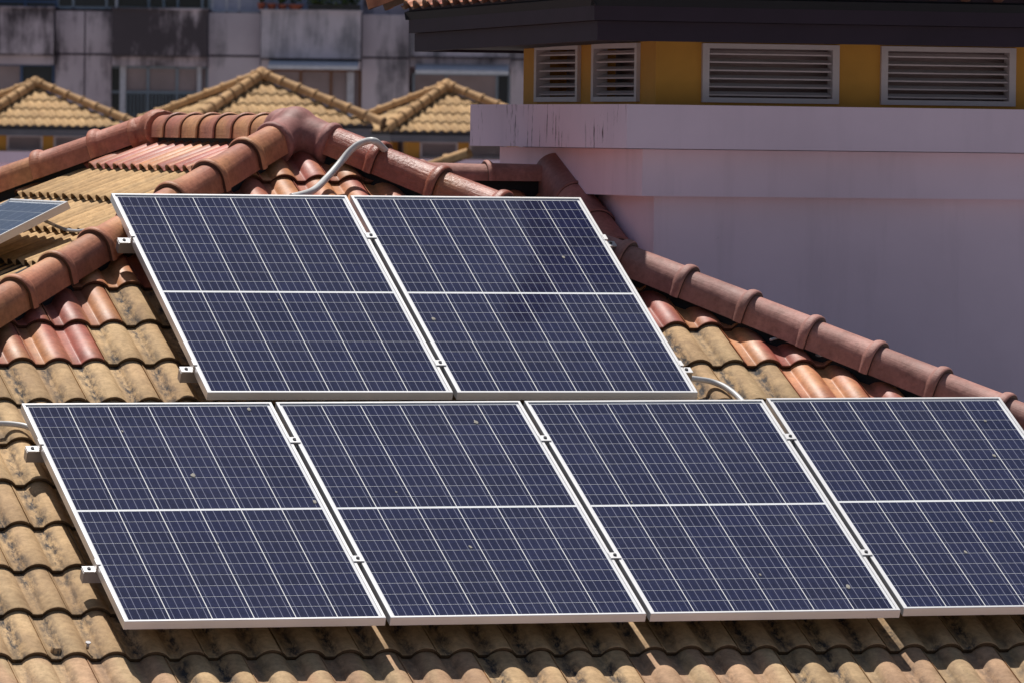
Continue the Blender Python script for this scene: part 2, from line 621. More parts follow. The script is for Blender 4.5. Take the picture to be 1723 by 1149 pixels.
RIDGE = make_ridge_tile()
RIDGE_BIG = make_ridge_tile(0.095, 0.007, 0.10, 0.02)
RIDGE_PLAIN = make_ridge_tile(0.072, 0.011, 0.036, 0.022)
RIDGE_LOW = make_ridge_tile(0.066, 0.015, 0.014, 0.036)


def clip_mesh(me, M, planes):
    """mesh moved by M, cut by (point, normal) planes: keeps the side the normal points away from"""
    bm = bmesh.new(); bm.from_mesh(me)
    for (p, nrm) in planes:
        inv = M.inverted()
        lp = inv @ p
        ln = (M.to_3x3().transposed() @ nrm).normalized()
        bmesh.ops.bisect_plane(bm, geom=bm.verts[:] + bm.edges[:] + bm.faces[:], plane_co=lp, plane_no=ln,
                               clear_outer=True, clear_inner=False)
    if len(bm.faces) == 0:
        bm.free(); return None
    out = bpy.data.meshes.new("roof_tile")
    bm.to_mesh(out); bm.free()
    return out


def tile_face(parent, O, eu, ev, en, ks, urange, lip0, crest0, planes, pick, course=COURSE, jit=1.0, TILE=TILE):
    """lays one tile object after the other over a slope"""
    cnt = 0
    for k in ks:
        vlip = lip0 + course * k
        off = crest0 + (0.0 if k % 2 else P)
        i0 = math.floor((urange[0] - off) / W2) - 1
        i1 = math.ceil((urange[1] - off) / W2) + 1
        for i in range(i0, i1):
            uc = off + i * W2
            rnd = random.Random(hash((k, i, round(O[0], 2))) & 0xffff)
            M = frame(O + eu * (uc + jit * rnd.uniform(-.0012, .0012)) + ev * (vlip + jit * rnd.uniform(-.003, .003)) + en * jit * rnd.uniform(-.0012, .0012), eu, ev, en)
            M = M @ Matrix.Rotation(jit * rnd.uniform(-.004, .004), 4, 'Z')
            cs = [M @ Vector((x, y, -0.015)) for x in (P * JOINT, P * (JOINT + 2)) for y in (0, COURSE + .055)]
            need = []; skip = False
            for (p, nrm) in planes:
                ds = [(c - p).dot(nrm) for c in cs]
                if min(ds) > -0.01:
                    skip = True; break
                if max(ds) > -1e-4:
                    need.append((p, nrm))
            if skip:
                continue
            me = TILE
            if need:
                me = clip_mesh(TILE, M, need)
                if me is None:
                    continue
            uw = uc + P
            obj("roof_tile", me, pick(k, uw, rnd), parent, M)
            cnt += 1
    return cnt


def ridge_run(parent, start, direc, s_list, pick, mesh=RIDGE, up=Vector((0, 0, 1)), name="ridge_tile"):
    """ridge tiles whose collars sit at distances s_list along direc (which points downhill)"""
    d = direc.normalized()
    y = -d
    x = y.cross(up).normalized()
    z = x.cross(y)
    for q, s in enumerate(s_list):
        rnd = random.Random(int(s * 1000) + q)
        M = frame(start + d * s, x, y, z) @ Matrix.Rotation(rnd.uniform(-.012, .012), 4, 'Z')
        obj(name, mesh, pick(q, rnd), parent, M)


def deck(name, pts, parent, thick=0.04):
    mb = MB()
    n = (Vector(pts[1]) - Vector(pts[0])).cross(Vector(pts[2]) - Vector(pts[0])).normalized()
    low = [Vector(p) - n * thick for p in pts]
    mb.face(pts); mb.face(list(reversed(low)))
    for i in range(len(pts)):
        j = (i + 1) % len(pts)
        mb.face([pts[j], pts[i], low[i], low[j]])
    return obj(name, mb, M_DECK, parent)


def make_cap(dirs, r=0.108, arm=0.17):
    """three or four armed ridge junction, one skin"""
    bm = bmesh.new()
    for d in dirs:
        d = Vector(d).normalized()
        q = d.to_track_quat('Z', 'X').to_matrix().to_4x4()
        bmesh.ops.create_cone(bm, cap_ends=True, segments=24, radius1=r * 1.06, radius2=r * 0.94, depth=arm,
                              matrix=Matrix.Translation(d * arm / 2) @ q)
        bmesh.ops.create_cone(bm, cap_ends=True, segments=24, radius1=r * 1.13, radius2=r * 1.13, depth=0.035,
                              matrix=Matrix.Translation(d * (arm - 0.018)) @ q)
    bmesh.ops.create_icosphere(bm, subdivisions=3, radius=r * 1.22)
    me = bpy.data.meshes.new("ridge_cap")
    bm.to_mesh(me); bm.free()
    return me


# ------------------------------------------------------------------ main house
V_ = Vector((0, 0.899600, 0.436760)); N_ = Vector((0, -0.436760, 0.899600)); U_ = Vector((1, 0, 0))
H_CREST = 0.13


def uvn(a, b, c):
    return U_ * a + V_ * b + N_ * c


APEX = Vector((1.817, 4.0751, 1.834))          # where the crest planes meet
RIDGE_END = Vector((1.817, 6.42, 1.834))
dL = Vector((-0.9916, -0.8996, -0.43676)).normalized()
dR = Vector((0.9115, -0.8996, -0.43676)).normalized()
dB = Vector((-0.9916, 0.80, -0.43676)).normalized()
UPV = Vector((0, 0, 1))


def side_plane(p, d, away, off):
    """vertical plane through the hip, moved off to one side; normal = away"""
    n = d.cross(UPV).normalized()
    if n.dot(away) < 0:
        n = -n
    return (p + n * off, n)


house = empty("tiled_house", T(2.0, 2.0, -9), "house with red and tan tiled hip roof carrying the solar panels", "house")
# walls under the eaves
mb = MB(); mb.box((-2.6, -1.6, -9), (6.2, 9.0, -0.75))
obj("wall", mb, M_LILAC, house)
LOW = -2.3
eL = APEX + dL * 6.2; eR = APEX + dR * 6.2; eB = RIDGE_END + dB * 5.5
dz = Vector((0, 0, -0.075))
slope_f = deck("roof_slope", [APEX + dz, eL + dz, eR + dz], house)
slope_l = deck("roof_slope", [APEX + dz, RIDGE_END + dz, eB + dz, eL + dz], house)
eRb = Vector((eR.x, 8.5, eR.z))
slope_r = deck("roof_slope", [APEX + dz, eR + dz, eRb + dz, Vector((1.817, 8.5, 1.834)) + dz], house)


def pick_front(k, u, rnd):
    i = round((u + 0.167) / P)              # number of the tile's first wave
    if k >= 9:
        return M_RED
    if k == 8:
        return M_TAN if 6 <= i <= 18 else M_RED
    if k == 7:
        return M_TAN if 5 <= i <= 21 else M_RED
    if k == 6:
        return M_TAN if 0 <= i <= 22 else M_RED
    if k == -1:
        return M_PINKTAN if rnd.random() < 0.75 else M_TAN
    return M_TAN if (k < 5 or i <= 23) else M_RED


O_f = N_ * (-H_CREST)
pl_f = [side_plane(APEX, dL, Vector((-1, 0, 0)), -0.018), side_plane(APEX, dR, Vector((1, 0, 0)), -0.018)]
nf = tile_face(slope_f, O_f, U_, V_, N_, range(-2, 14), (-1.1, 5.1), 0.003, -0.167, pl_f, pick_front)

qL = R(26.5)
O_l = APEX + Vector((0, 0, 0.03))
euL = Vector((0, -1, 0)); evL = Vector((math.cos(qL), 0, math.sin(qL))); enL = Vector((-math.sin(qL), 0, math.cos(qL)))


def pick_left(k, u, rnd):
    v = -0.35 + 0.3125 * k
    if k >= 0:
        return M_RED
    hip = -v * 0.82                 # tiles cut by the near hip
    if u > hip - 0.30 or u < -2.35 + v * 0.8 + 0.25:
        return M_RED if rnd.random() < 0.6 else M_CLEANTAN
    return M_CLEANTAN


pl_l = [side_plane(APEX, dL, Vector((0, -1, 0)), -0.018), side_plane(RIDGE_END, dB, Vector((0, 1, 0)), -0.018),
        (APEX + Vector((-0.012, 0, 0)), Vector((1, 0, 0)))]
nl = tile_face(slope_l, O_l, euL, evL, enL, range(-6, 1), (-3.8, 2.2), -0.350, -3.0296, pl_l, pick_left, course=0.3125, TILE=TILE_HIGH)

qR = math.atan(0.43676 / 0.9115)
euR = Vector((0, 1, 0)); evR = Vector((-math.cos(qR), 0, math.sin(qR))); enR = Vector((math.sin(qR), 0, math.cos(qR)))
pl_r = [side_plane(APEX, dR, Vector((0, -1, 0)), -0.018), (APEX + Vector((0.05, 0, 0)), Vector((-1, 0, 0)))]
tile_face(slope_r, APEX, euR, evR, enR, range(-6, 1), (-2.2, 2.6), -0.325, 0.02, pl_r, lambda k, u, r: M_GREYTILE, course=0.337)

# a loose screw and an added lump whose shadow stands for a dark notch
mb = MB()
mb.tube([uvn(-0.114, 0.056, -H_CREST - .02), uvn(-0.114, 0.056, -H_CREST + .004)], .006, 8); mb.tube([uvn(-0.114, 0.056, -H_CREST + .0041), uvn(-0.114, 0.056, -H_CREST + .009)], .011, 6)
obj("roof_screw", mb, M_ALU_D, slope_f)
mb = MB()
ring = [(0.022, 0.0), (0.014, 0.02), (-0.004, 0.034), (-0.02, 0.018), (-0.022, -0.004), (-0.01, -0.014), (0.014, -0.014)]
mb.grid([[uvn(-0.235 + a, 0.055 + b, -H_CREST - .034) for a, b in ring], [uvn(-0.235 + a * .8, 0.055 + b * .8, -H_CREST - .010) for a, b in ring]], closed=True)
mb.face([uvn(-0.235 + a * .8, 0.055 + b * .8, -H_CREST - .010) for a, b in ring])
obj("shadow_lump", mb, M_TAN, slope_f)
# ridges
AX = Vector((0, 0, 0.045)); AXR = Vector((0, 0, 0.029))
ridge_run(slope_f, APEX + AX, dR, [0.46, 0.775, 1.09, 1.41, 1.725, 2.037, 2.352, 2.664, 2.975, 3.288, 3.60, 3.912, 4.224],
          lambda q, r: M_RIDGE_GLOSS if q < 3 else M_RIDGE_DULL)
ridge_run(slope_f, APEX + AX, dL, [0.44, 0.75, 1.06, 1.37, 1.68, 1.99, 2.30, 2.61, 2.92],
          lambda q, r: M_RIDGE)
ridge_run(slope_l, RIDGE_END + AXR, Vector((0, -1, 0)), [0.10 + 0.295 * k for k in range(8)],
          lambda q, r: M_RIDGE, RIDGE_PLAIN)
ridge_run(slope_l, RIDGE_END + AX, dB, [0.34 + RT_EXP * k for k in range(10)],
          lambda q, r: M_RIDGE)
capm = make_cap([dL, dR, (0, 1, 0.0)], 0.088, 0.20)
cap = obj("ridge_cap", capm, M_CAP, slope_f, T(*(APEX + AXR + Vector((0, 0, 0.004)))))
rm = cap.modifiers.new("r", 'REMESH'); rm.mode = 'VOXEL'; rm.voxel_size = 0.009; rm.use_smooth_shade = True
smo = cap.modifiers.new("s", 'SMOOTH'); smo.iterations = 12; smo.factor = 0.6
cap2 = obj("ridge_cap", make_cap([dB, (0, -1, 0)], 0.080, 0.12), M_RIDGE, slope_l, T(*(RIDGE_END + AXR)))
rm = cap2.modifiers.new("r", 'REMESH'); rm.mode = 'VOXEL'; rm.voxel_size = 0.009; rm.use_smooth_shade = True
# mortar-black battens under the ridge tiles
for (p, d, ln, par) in ((APEX, dL, 4.2, slope_f), (APEX, dR, 5.4, slope_f), (RIDGE_END, dB, 4.0, slope_l), (APEX, Vector((0, 1, 0)), 2.4, slope_l)):
    xx = d.cross(UPV).normalized(); zz = xx.cross(d)
    mb = MB(); mb.box((-0.03, 0.0, -0.12), (0.03, ln, 0.012))
    obj("ridge_batten", mb, M_DECK, par, frame(p, xx, d, zz))

# cross roof that runs from the main slope to the tower
XW, YW = 3.4236, 3.9           # front left corner of the tower wall
CR_Y, CR_Z = 5.05, 1.60
cf = [Vector((2.05, CR_Y, CR_Z - .06)), Vector((2.05, CR_Y - 2.2, CR_Z - .06 - 0.9)), Vector((XW, CR_Y - 2.2, CR_Z - .06 - 0.9)), Vector((XW, CR_Y, CR_Z - .06))]
slope_c = deck("roof_slope", cf, house)
qC = math.atan(0.9 / 2.2)
mb = MB(); mb.box((2.0, CR_Y - .03, CR_Z - .2), (XW - .02, CR_Y + .03, CR_Z + .056))
obj("ridge_batten", mb, M_DECK, slope_c)
tile_face(slope_c, Vector((2.05, CR_Y, CR_Z + 0.04)), Vector((1, 0, 0)), Vector((0, math.cos(qC), math.sin(qC))), Vector((0, -math.sin(qC), math.cos(qC))),
          range(-3, 1), (0.15, 1.5), -0.32, 0.0, [(Vector((XW - 0.03, 0, 0)), Vector((1, 0, 0))), (Vector((0, CR_Y - 0.04, 0)), Vector((0, 1, 0))),
          (Vector((2.15, 0, 0)), Vector((-1, 0, 0)))], lambda k, u, r: M_RED)
deck("roof_slope", [Vector((2.05, CR_Y, CR_Z - .06)), Vector((XW, CR_Y, CR_Z - .06)), Vector((XW, CR_Y + 2.2, CR_Z - .96)), Vector((2.05, CR_Y + 2.2, CR_Z - .96))], house)
ridge_run(slope_c, Vector((XW - 0.01, CR_Y, CR_Z + 0.062)), Vector((-1, 0, 0)), [0.06, 0.42, 0.73, 1.04],
          lambda q, r: M_RIDGE_DULL, RIDGE_LOW)
# verge tiles hugging the tower wall
ridge_run(slope_c, Vector((XW - 0.085, CR_Y + 0.02, CR_Z + 0.085)), Vector((0, -math.cos(qC), -math.sin(qC))), [0.34, 0.66, 0.98, 1.30],
          lambda q, r: M_RIDGE_DULL, RIDGE_BIG)

# ------------------------------------------------------------------ towers with louvred lanterns
def tower(name, label, M, near, roof_mat, ridge_mat, fascia, tiles_on, group=None, fine=True, tilt=0.0, FH=0.185):
    """local origin: front left wall corner at the height of the eaves underside"""
    t = empty(name, M, label, "tower", group)
    S = 1.92; OV = 0.41
    TR = -math.tan(R(25.9))
    def part(nm, mb, m, par=t):
        return obj(nm, mb, m, par, M)
    # lower wall
    w = MB(); w.box((0, 0, -11.2), (S, S, -0.47))
    part("wall", w, M_LILAC)
    l = MB(); l.box((-.085, -.085, -0.68), (S + .085, S + .085, -0.473))
    part("ledge", l, M_LILAC)
    c = MB(); c.box((-.197, -.197, -0.47), (S + .197, S + .197, -0.276))
    part("cornice", c, M_LILAC_ST)
    # louvre storey with openings
    box = MB()
    op = [(0.214, 0.860), (1.060, 1.706)]
    z0, z1 = -0.276, 0.03
    zo0, zo1 = -0.262, 0.0
    for side in range(4):
        rot = Matrix.Translation((S / 2, S / 2, 0)) @ Matrix.Rotation(-math.pi / 2 * side, 4, 'Z') @ Matrix.Translation((-S / 2, -S / 2, 0))
        xs = [0.0 if side % 2 == 0 else 0.10, op[0][0], op[0][1], op[1][0], op[1][1], S if side % 2 == 0 else S - 0.10]
        for a, b_ in ((0, 1), (2, 3), (4, 5)):
            box.box((xs[a], 0, z0 + .0005 * side), (xs[b_], 0.10, z1 - .0005 * side), rot)
        for a, b_ in ((1, 2), (3, 4)):
            box.box((xs[a], 0.0015, z0), (xs[b_], 0.0985, zo0), rot)
            box.box((xs[a], 0.0015, zo1), (xs[b_], 0.0985, z1 - .002), rot)
    part("lantern_wall", box, M_OCHRE)
    core = MB(); core.box((0.16, 0.16, z0), (S - .16, S - .16, z1))
    part("lantern_core", core, M_VOID)
    sides = (0, 1) if fine else (0,)
    for side in sides:
        rot = Matrix.Translation((S / 2, S / 2, 0)) @ Matrix.Rotation(-math.pi / 2 * side, 4, 'Z') @ Matrix.Translation((-S / 2, -S / 2, 0))
        for (a, b_) in op:
            fr = MB()
            fr.box((a, -.018, zo0), (a + .032, .05, zo1), rot); fr.box((b_ - .032, -.018, zo0), (b_, .05, zo1), rot)
            fr.box((a + .032, -.0175, zo0), (b_ - .032, .05, zo0 + .022), rot); fr.box((a + .032, -.0175, zo1 - .022), (b_ - .032, .05, zo1), rot)
            f = part("louvre_frame", fr, M_LOUVRE)
            ns = 6
            hgt = (zo1 - zo0 - .044)
            for s in range(ns):
                zc = zo0 + .022 + hgt * (s + .5) / ns
                sl = MB()
                R2 = rot @ Matrix.Translation((0, 0.012, zc)) @ Matrix.Rotation(R(24), 4, 'X')
                sl.box((a + .033, -.016, -.0035), (b_ - .033, .016, .0035), R2)
                part("slat", sl, M_LOUVRE, f)
    # eaves: soffit, two-step fascia, roof (the old timber sags a little towards the back)
    ME = M @ T(0, -OV, 0) @ Matrix.Rotation(-tilt, 4, 'X') @ T(0, OV, 0)
    def part(nm, mb, m, par=t):
        return obj(nm, mb, m, par, ME)
    so_ = MB(); so_.box((-OV + .03, -OV + .03, 0.012), (S + OV - .03, S + OV - .03, 0.03))
    part("soffit", so_, M_SOFFIT)
    for nm, o_, za, zb in (("fascia_board", 0.0, 0.0, 0.085), ("fascia_board", 0.022, 0.087, FH)):
        for side in range(4):
            rot = Matrix.Translation((S / 2, S / 2, 0)) @ Matrix.Rotation(-math.pi / 2 * side, 4, 'Z') @ Matrix.Translation((-S / 2, -S / 2, 0))
            fb = MB()
            e0 = -OV - o_; e1 = S + OV + o_
            # mitred board
            prof_ = [(e0, e0), (e1, e0), (e1 - .03, e0 + .03), (e0 + .03, e0 + .03)]
            lo_ = [rot @ Vector((x, y, za)) for x, y in prof_]; hi_ = [rot @ Vector((x, y, zb)) for x, y in prof_]
            fb.face(list(reversed(lo_))); fb.face(hi_)
            for i in range(4):
                j = (i + 1) % 4
                fb.face([lo_[i], lo_[j], hi_[j], hi_[i]])
            part(nm, fb, fascia)
    HW = S / 2 + OV + 0.075
    cx = S / 2
    tn = math.tan(R(25.9))
    ZE = FH + 0.015
    ap = Vector((cx, cx, ZE + HW * tn))
    cor = [Vector((cx + a * HW, cx + b * HW, ZE)) for a, b in ((-1, -1), (1, -1), (1, 1), (-1, 1))]
    Mi = ME
    for side in range(4):
        a, b_ = cor[side], cor[(side + 1) % 4]
        sh = Vector((0, 0, -.055))
        inn = lambda p: p + (Vector((cx, cx, p.z)) - p).normalized() * 0.05
        pts = [Mi @ (inn(a) + sh), Mi @ (inn(b_) + sh), Mi @ (ap + sh)]
        dk = deck("roof_slope", pts, t)
        dk.material_slots[0].material = M_DECK
        eu = (Mi.to_3x3() @ (b_ - a)).normalized()
        ev = (Mi @ ap - Mi @ ((a + b_) / 2)).normalized()
        en = eu.cross(ev)
        if side in tiles_on:
            hips = [(Mi @ ap, (Mi.to_3x3() @ (a - ap)), -eu), (Mi @ ap, (Mi.to_3x3() @ (b_ - ap)), eu)]
            pls = [side_plane(p, d, aw, -0.03) for (p, d, aw) in hips]
            slope_len = (ap - (a + b_) / 2).length
            tile_face(dk, Mi @ ((a + b_) / 2), eu, ev, en, range(tiles_on[side][0], tiles_on[side][1]), (-HW, HW), 0.0, -HW % P, pls, lambda k, u, r: roof_mat)
        dv = (Mi.to_3x3() @ (a - ap)).normalized()
        if side in near:
            ln = (a - ap).length
            n = int(ln / RT_EXP)
            first = ln - n * RT_EXP
            ridge_run(dk, Mi @ ap + AX, dv, [ln + 0.12 - RT_EXP * q for q in range(n + 1) if ln + 0.12 - RT_EXP * q > 0.25], lambda q, r: ridge_mat)
    cp = obj("ridge_cap", make_cap([a - ap for a in cor], 0.085, 0.15), ridge_mat, t, T(*(Mi @ ap + AX)))
    r2 = cp.modifiers.new("r", 'REMESH'); r2.mode = 'VOXEL'; r2.voxel_size = 0.016; r2.use_smooth_shade = True
    return t


tower("louvred_tower", "lilac tower with ochre louvred lantern and dark eaves right beside the red ridge",
      T(XW, YW, 2.275), near=(0, 3), roof_mat=M_RED, ridge_mat=M_RIDGE, fascia=M_FASCIA, tiles_on={3: (0, 6), 0: (0, 3)}, tilt=0.011, FH=0.225)

# ------------------------------------------------------------------ solar panels
PW, PH, PT = 1.038, 1.755, 0.035


def make_panel():
    root = empty("solar_panel", Matrix.Identity(4))
    lip = 0.0115
    fr = MB()
    # mitred frame: outer wall, top lip, inner drop
    out = [(0, 0), (PW, 0), (PW, PH), (0, PH)]
    inn = [(lip, lip), (PW - lip, lip), (PW - lip, PH - lip), (lip, PH - lip)]
    bev = 0.0012
    for i in range(4):
        j = (i + 1) % 4
        a, b_ = out[i], out[j]; c, d = inn[j], inn[i]
        sx = lambda p, k: (p[0] + (k if p[0] < PW / 2 else -k), p[1] + (k if p[1] < PH / 2 else -k))
        a1, b1 = sx(a, bev), sx(b_, bev)
        fr.face([(*a, -PT), (*b_, -PT), (*b_, -bev), (*a, -bev)])
        fr.face([(*a, -bev), (*b_, -bev), (*b1, 0), (*a1, 0)])
        fr.face([(*a1, 0), (*b1, 0), (*c, 0), (*d, 0)])
        fr.face([(*d, 0), (*c, 0), (*c, -0.006), (*d, -0.006)])
        e, f = sx(out[j], 0.028), sx(out[i], 0.028)
        fr.face([(*b_, -PT), (*a, -PT), (*f, -PT), (*e, -PT)])
    obj("frame", fr, M_ALU, root)
    bs = MB(); bs.box((lip, lip, -0.012), (PW - lip, PH - lip, -0.0065))
    obj("backsheet", bs, M_BACK, root)
    jb = MB(); jb.box((PW / 2 - .06, PH / 2 - .03, -0.03), (PW / 2 + .06, PH / 2 + .03, -0.0125))
    obj("junction_box", jb, M_CABLE_K, root)
    mx, my = 0.0225, 0.0225
    gc, gr, gm = 0.0036, 0.0020, 0.0150
    cw = (PW - 2 * mx - 5 * gc) / 6
    chh = (PH - 2 * my - gm - 18 * gr) / 20
    cm = MB()
    cm.face([(0, 0, 0), (cw, 0, 0), (cw, chh, 0), (0, chh, 0)], [(0, 0), (1, 0), (1, 1), (0, 1)])
    cell = cm.mesh("solar_cell")
    for c in range(6):
        x = mx + c * (cw + gc)
        for r in range(20):
            y = my + r * (chh + gr) + (gm - gr if r >= 10 else 0)
            obj("solar_cell", cell, M_CELL, root, T(x, y, -0.0062))
    gl = MB(); gl.face([(lip, lip, -0.0025), (PW - lip, lip, -0.0025), (PW - lip, PH - lip, -0.0025), (lip, PH - lip, -0.0025)])
    obj("glass", gl, M_GLASS, root)
    return root


proto = make_panel()
YAW = 0.0117
GAP = 0.0188
eU0 = U_ * math.cos(YAW) + V_ * math.sin(YAW); eV0 = V_ * math.cos(YAW) - U_ * math.sin(YAW)
row_low = frame(Vector((0, 0, 0)), eU0, eV0, N_)
row_up = frame(uvn(0.7737, 1.856, -0.0038), U_, V_, N_) @ Matrix.Rotation(0.0016, 4, 'Z') @ Matrix.Rotation(0.0107, 4, 'X')
GRP = "solar panels on the front roof slope"
panel_spots = [
    (row_low @ T(0, 0, 0), "leftmost solar panel of the lower row of four"),
    (row_low @ T(PW + GAP, 0, 0), "second solar panel from the left in the lower row of four"),
    (row_low @ T(2 * (PW + GAP), 0, 0), "third solar panel from the left in the lower row of four"),
    (row_low @ T(3 * (PW + GAP), 0.012, 0), "rightmost solar panel of the lower row, cut off by the frame edge"),
    (row_up @ T(0, 0, 0), "left solar panel of the upper row of two"),
    (row_up @ T(PW + GAP, 0, 0), "right solar panel of the upper row, nearest the tower"),
]
# panel on the left slope
Pn = O_l + euL * (-0.36) + evL * (-0.98) + enL * 0.13
left_panel_M = frame(Pn - euL * PW - evL * PH, euL, evL, enL)
panel_spots.append((left_panel_M, "solar panel on the far left slope, only its corner showing"))
panels = []
for i, (Mx, lab) in enumerate(panel_spots):
    if i == 0:
        pnl = proto
        pnl.matrix_world = Mx
    else:
        pnl = copy_tree(proto, Mx)
    tag(pnl, lab, "solar panel", GRP if i < 6 else None)
    if i == 6 and "group" in pnl:
        del pnl["group"]
    panels.append(pnl)

# dried droppings on the glass
blob_rnd = random.Random(5)
SPOTS = {0: [(0.56, 1.15, .010), (1.0, 0.93, .009), (0.93, 1.70, .009), (0.36, 1.52, .005), (0.52, 0.6, .004)],
         1: [(0.80, 1.58, .010), (0.48, 0.55, .007), (0.3, 1.0, .004)],
         2: [(0.885, 0.195, .010), (0.55, 0.30, .005), (0.2, 0.9, .004)],
         3: [(0.83, 1.25, .009), (0.42, 0.45, .007), (0.62, 0.70, .007), (0.9, 1.55, .006)],
         4: [(0.5, 0.8, .004)],
         5: [(0.07, 0.64, .009), (0.80, 1.20, .007)]}
for i, lst in SPOTS.items():
    Mx = panel_spots[i][0]
    for (x, y, r) in lst:
        mb = MB()
        n = 9
        ring = [(r * blob_rnd.uniform(.6, 1.2) * math.cos(2 * math.pi * k / n), 1.7 * r * blob_rnd.uniform(.6, 1.2) * math.sin(2 * math.pi * k / n), 0) for k in range(n)]
        top = [(a * .55, b_ * .55, r * .18) for a, b_, c in ring]
        mb.grid([ring, top], closed=True); mb.face(top)
        obj("dropping", mb, M_LOT, panels[i], Mx @ T(x, y, -0.0023))

# ------------------------------------------------------------------ rails with clamps
def rail(Mrow, v, x0, x1, gaps, ends, label, group="rails under the solar panels"):
    """aluminium channel under a row; gaps = x of the mid clamps, ends = (left?, right?) panel edges"""
    M0 = Mrow @ T(0, v, -PT)
    rt = empty("mounting_rail", M0 @ T(x0, 0, -0.018), label, "rail", group)
    mb = MB()
    prof_ = [(-.020, 0), (-.008, 0), (-.008, -.010), (-.014, -.010), (-.014, -.020), (.014, -.020), (.014, -.010), (.008, -.010), (.008, 0), (.020, 0),
             (.020, -.043), (-.020, -.043)]
    A_ = [M0 @ Vector((x0, y, z - .0005)) for y, z in prof_]
    B_ = [M0 @ Vector((x1, y, z - .0005)) for y, z in prof_]
    n = len(prof_)
    for i in range(n):
        j = (i + 1) % n
        mb.face([A_[i], A_[j], B_[j], B_[i]])
    mb.face(A_); mb.face(list(reversed(B_)))
    obj("channel", mb, M_ALU_D, rt)
    ec = MB(); ec.box((x0 - .003, -.021, -.044), (x0 - .0003, .021, -.0002), M0)
    obj("end_cap", ec, M_ALU_D, rt)
    def clamp(x, kind):
        mb = MB()
        if kind == 'mid':
            mb.box((x - .022, -.022, PT + .0008), (x + .022, .022, PT + .0055), M0)
            mb.box((x - .006, -.018, -.001), (x + .006, .018, PT + .0006), M0)
        else:
            s = -1 if kind == 'left' else 1
            e = x
            lo, hi = sorted((e + s * 0.001, e + s * 0.006))
            mb.box((lo, -.022, 0.004), (hi, .022, PT + .0010), M0)
            lo, hi = sorted((e - s * 0.010, e + s * 0.006))
            mb.box((lo, -.022, PT + .0012), (hi, .022, PT + .0050), M0)
            lo, hi = sorted((e + s * 0.006, e + s * 0.0515))
            mb.box((lo, -.022, 0.002), (hi, .022, 0.008), M0)
        c = obj("mid_clamp" if kind == 'mid' else "end_clamp", mb, M_ALU, rt)
        bm_ = MB()
        xo = x if kind == 'mid' else (x + (-.028 if kind == "left" else .028))
        zo = PT + .0055 if kind == 'mid' else .008
        rows = [[M0 @ Vector((xo + rr * math.cos(2 * math.pi * k / 10), rr * math.sin(2 * math.pi * k / 10), z)) for k in range(10)]
                for rr, z in ((.0075, zo), (.0075, zo + .005), (.0035, zo + .005), (.0035, zo + .003))]
        bm_.grid(rows, smooth=False, closed=True); bm_.face(rows[-1])
        obj("bolt", bm_, M_BOLT, c)
    for x in gaps:
        clamp(x, 'mid')
    if ends[0] is not None: clamp(ends[0], 'left')
    if ends[1] is not None: clamp(ends[1], 'right')
    # hook feet reaching down to the tiles
    for q in range(3):
        x = x0 + 0.28 + (x1 - x0 - 0.56) * q / 2
        mb = MB(); mb.box((x - .018, -.024, -.056), (x + .018, -.0205, -.012), M0); mb.box((x - .018, -.0205, -.060), (x + .018, .03, -.056), M0)
        mb.box((x - .012, .01, -.120), (x + .012, .016, -.060), M0)
        obj("roof_hook", mb, M_ALU_D, rt)
    return rt


lowend = 4 * PW + 3 * GAP
gl_ = [PW + GAP / 2 + k * (PW + GAP) for k in range(3)]
rail(row_low, 0.455, -0.050, lowend + .05, gl_, (0.0, lowend), "lower mounting rail under the bottom row, clamp showing at its left end")
rail(row_low, 1.425, -0.050, lowend + .05, gl_, (0.0, lowend), "upper mounting rail under the bottom row, clamp showing at its left end")
gu_ = [PW + GAP / 2]; upend = 2 * PW + GAP
rail(row_up, 0.245, -0.050, upend + .05, gu_, (0.0, upend), "lower mounting rail under the upper pair of panels")
rail(row_up, 1.375, -0.050, upend + .05, gu_, (0.0, upend), "upper mounting rail under the upper pair of panels, by the hip ridge")
rail(left_panel_M, 1.20, -0.3, PW - 0.06, [], (None, None), "mounting rail under the panel on the far left slope", None)

# ------------------------------------------------------------------ conduits and cables
def smooth_path(pts, n=10):
    pts = [Vector(p) for p in pts]
    out = []
    for i in range(len(pts) - 1):
        p0 = pts[max(i - 1, 0)]; p1 = pts[i]; p2 = pts[i + 1]; p3 = pts[min(i + 2, len(pts) - 1)]
        for k in range(n):
            t = k / n
            out.append(0.5 * ((2 * p1) + (-p0 + p2) * t + (2 * p0 - 5 * p1 + 4 * p2 - p3) * t * t + (-p0 + 3 * p1 - 3 * p2 + p3) * t ** 3))
    out.append(pts[-1])
    return out


def cable(name, label, pts, r, m, cat="cable"):
    mb = MB(); mb.tube(smooth_path(pts), r, 10)
    return tag(obj(name, mb, m), label, cat)


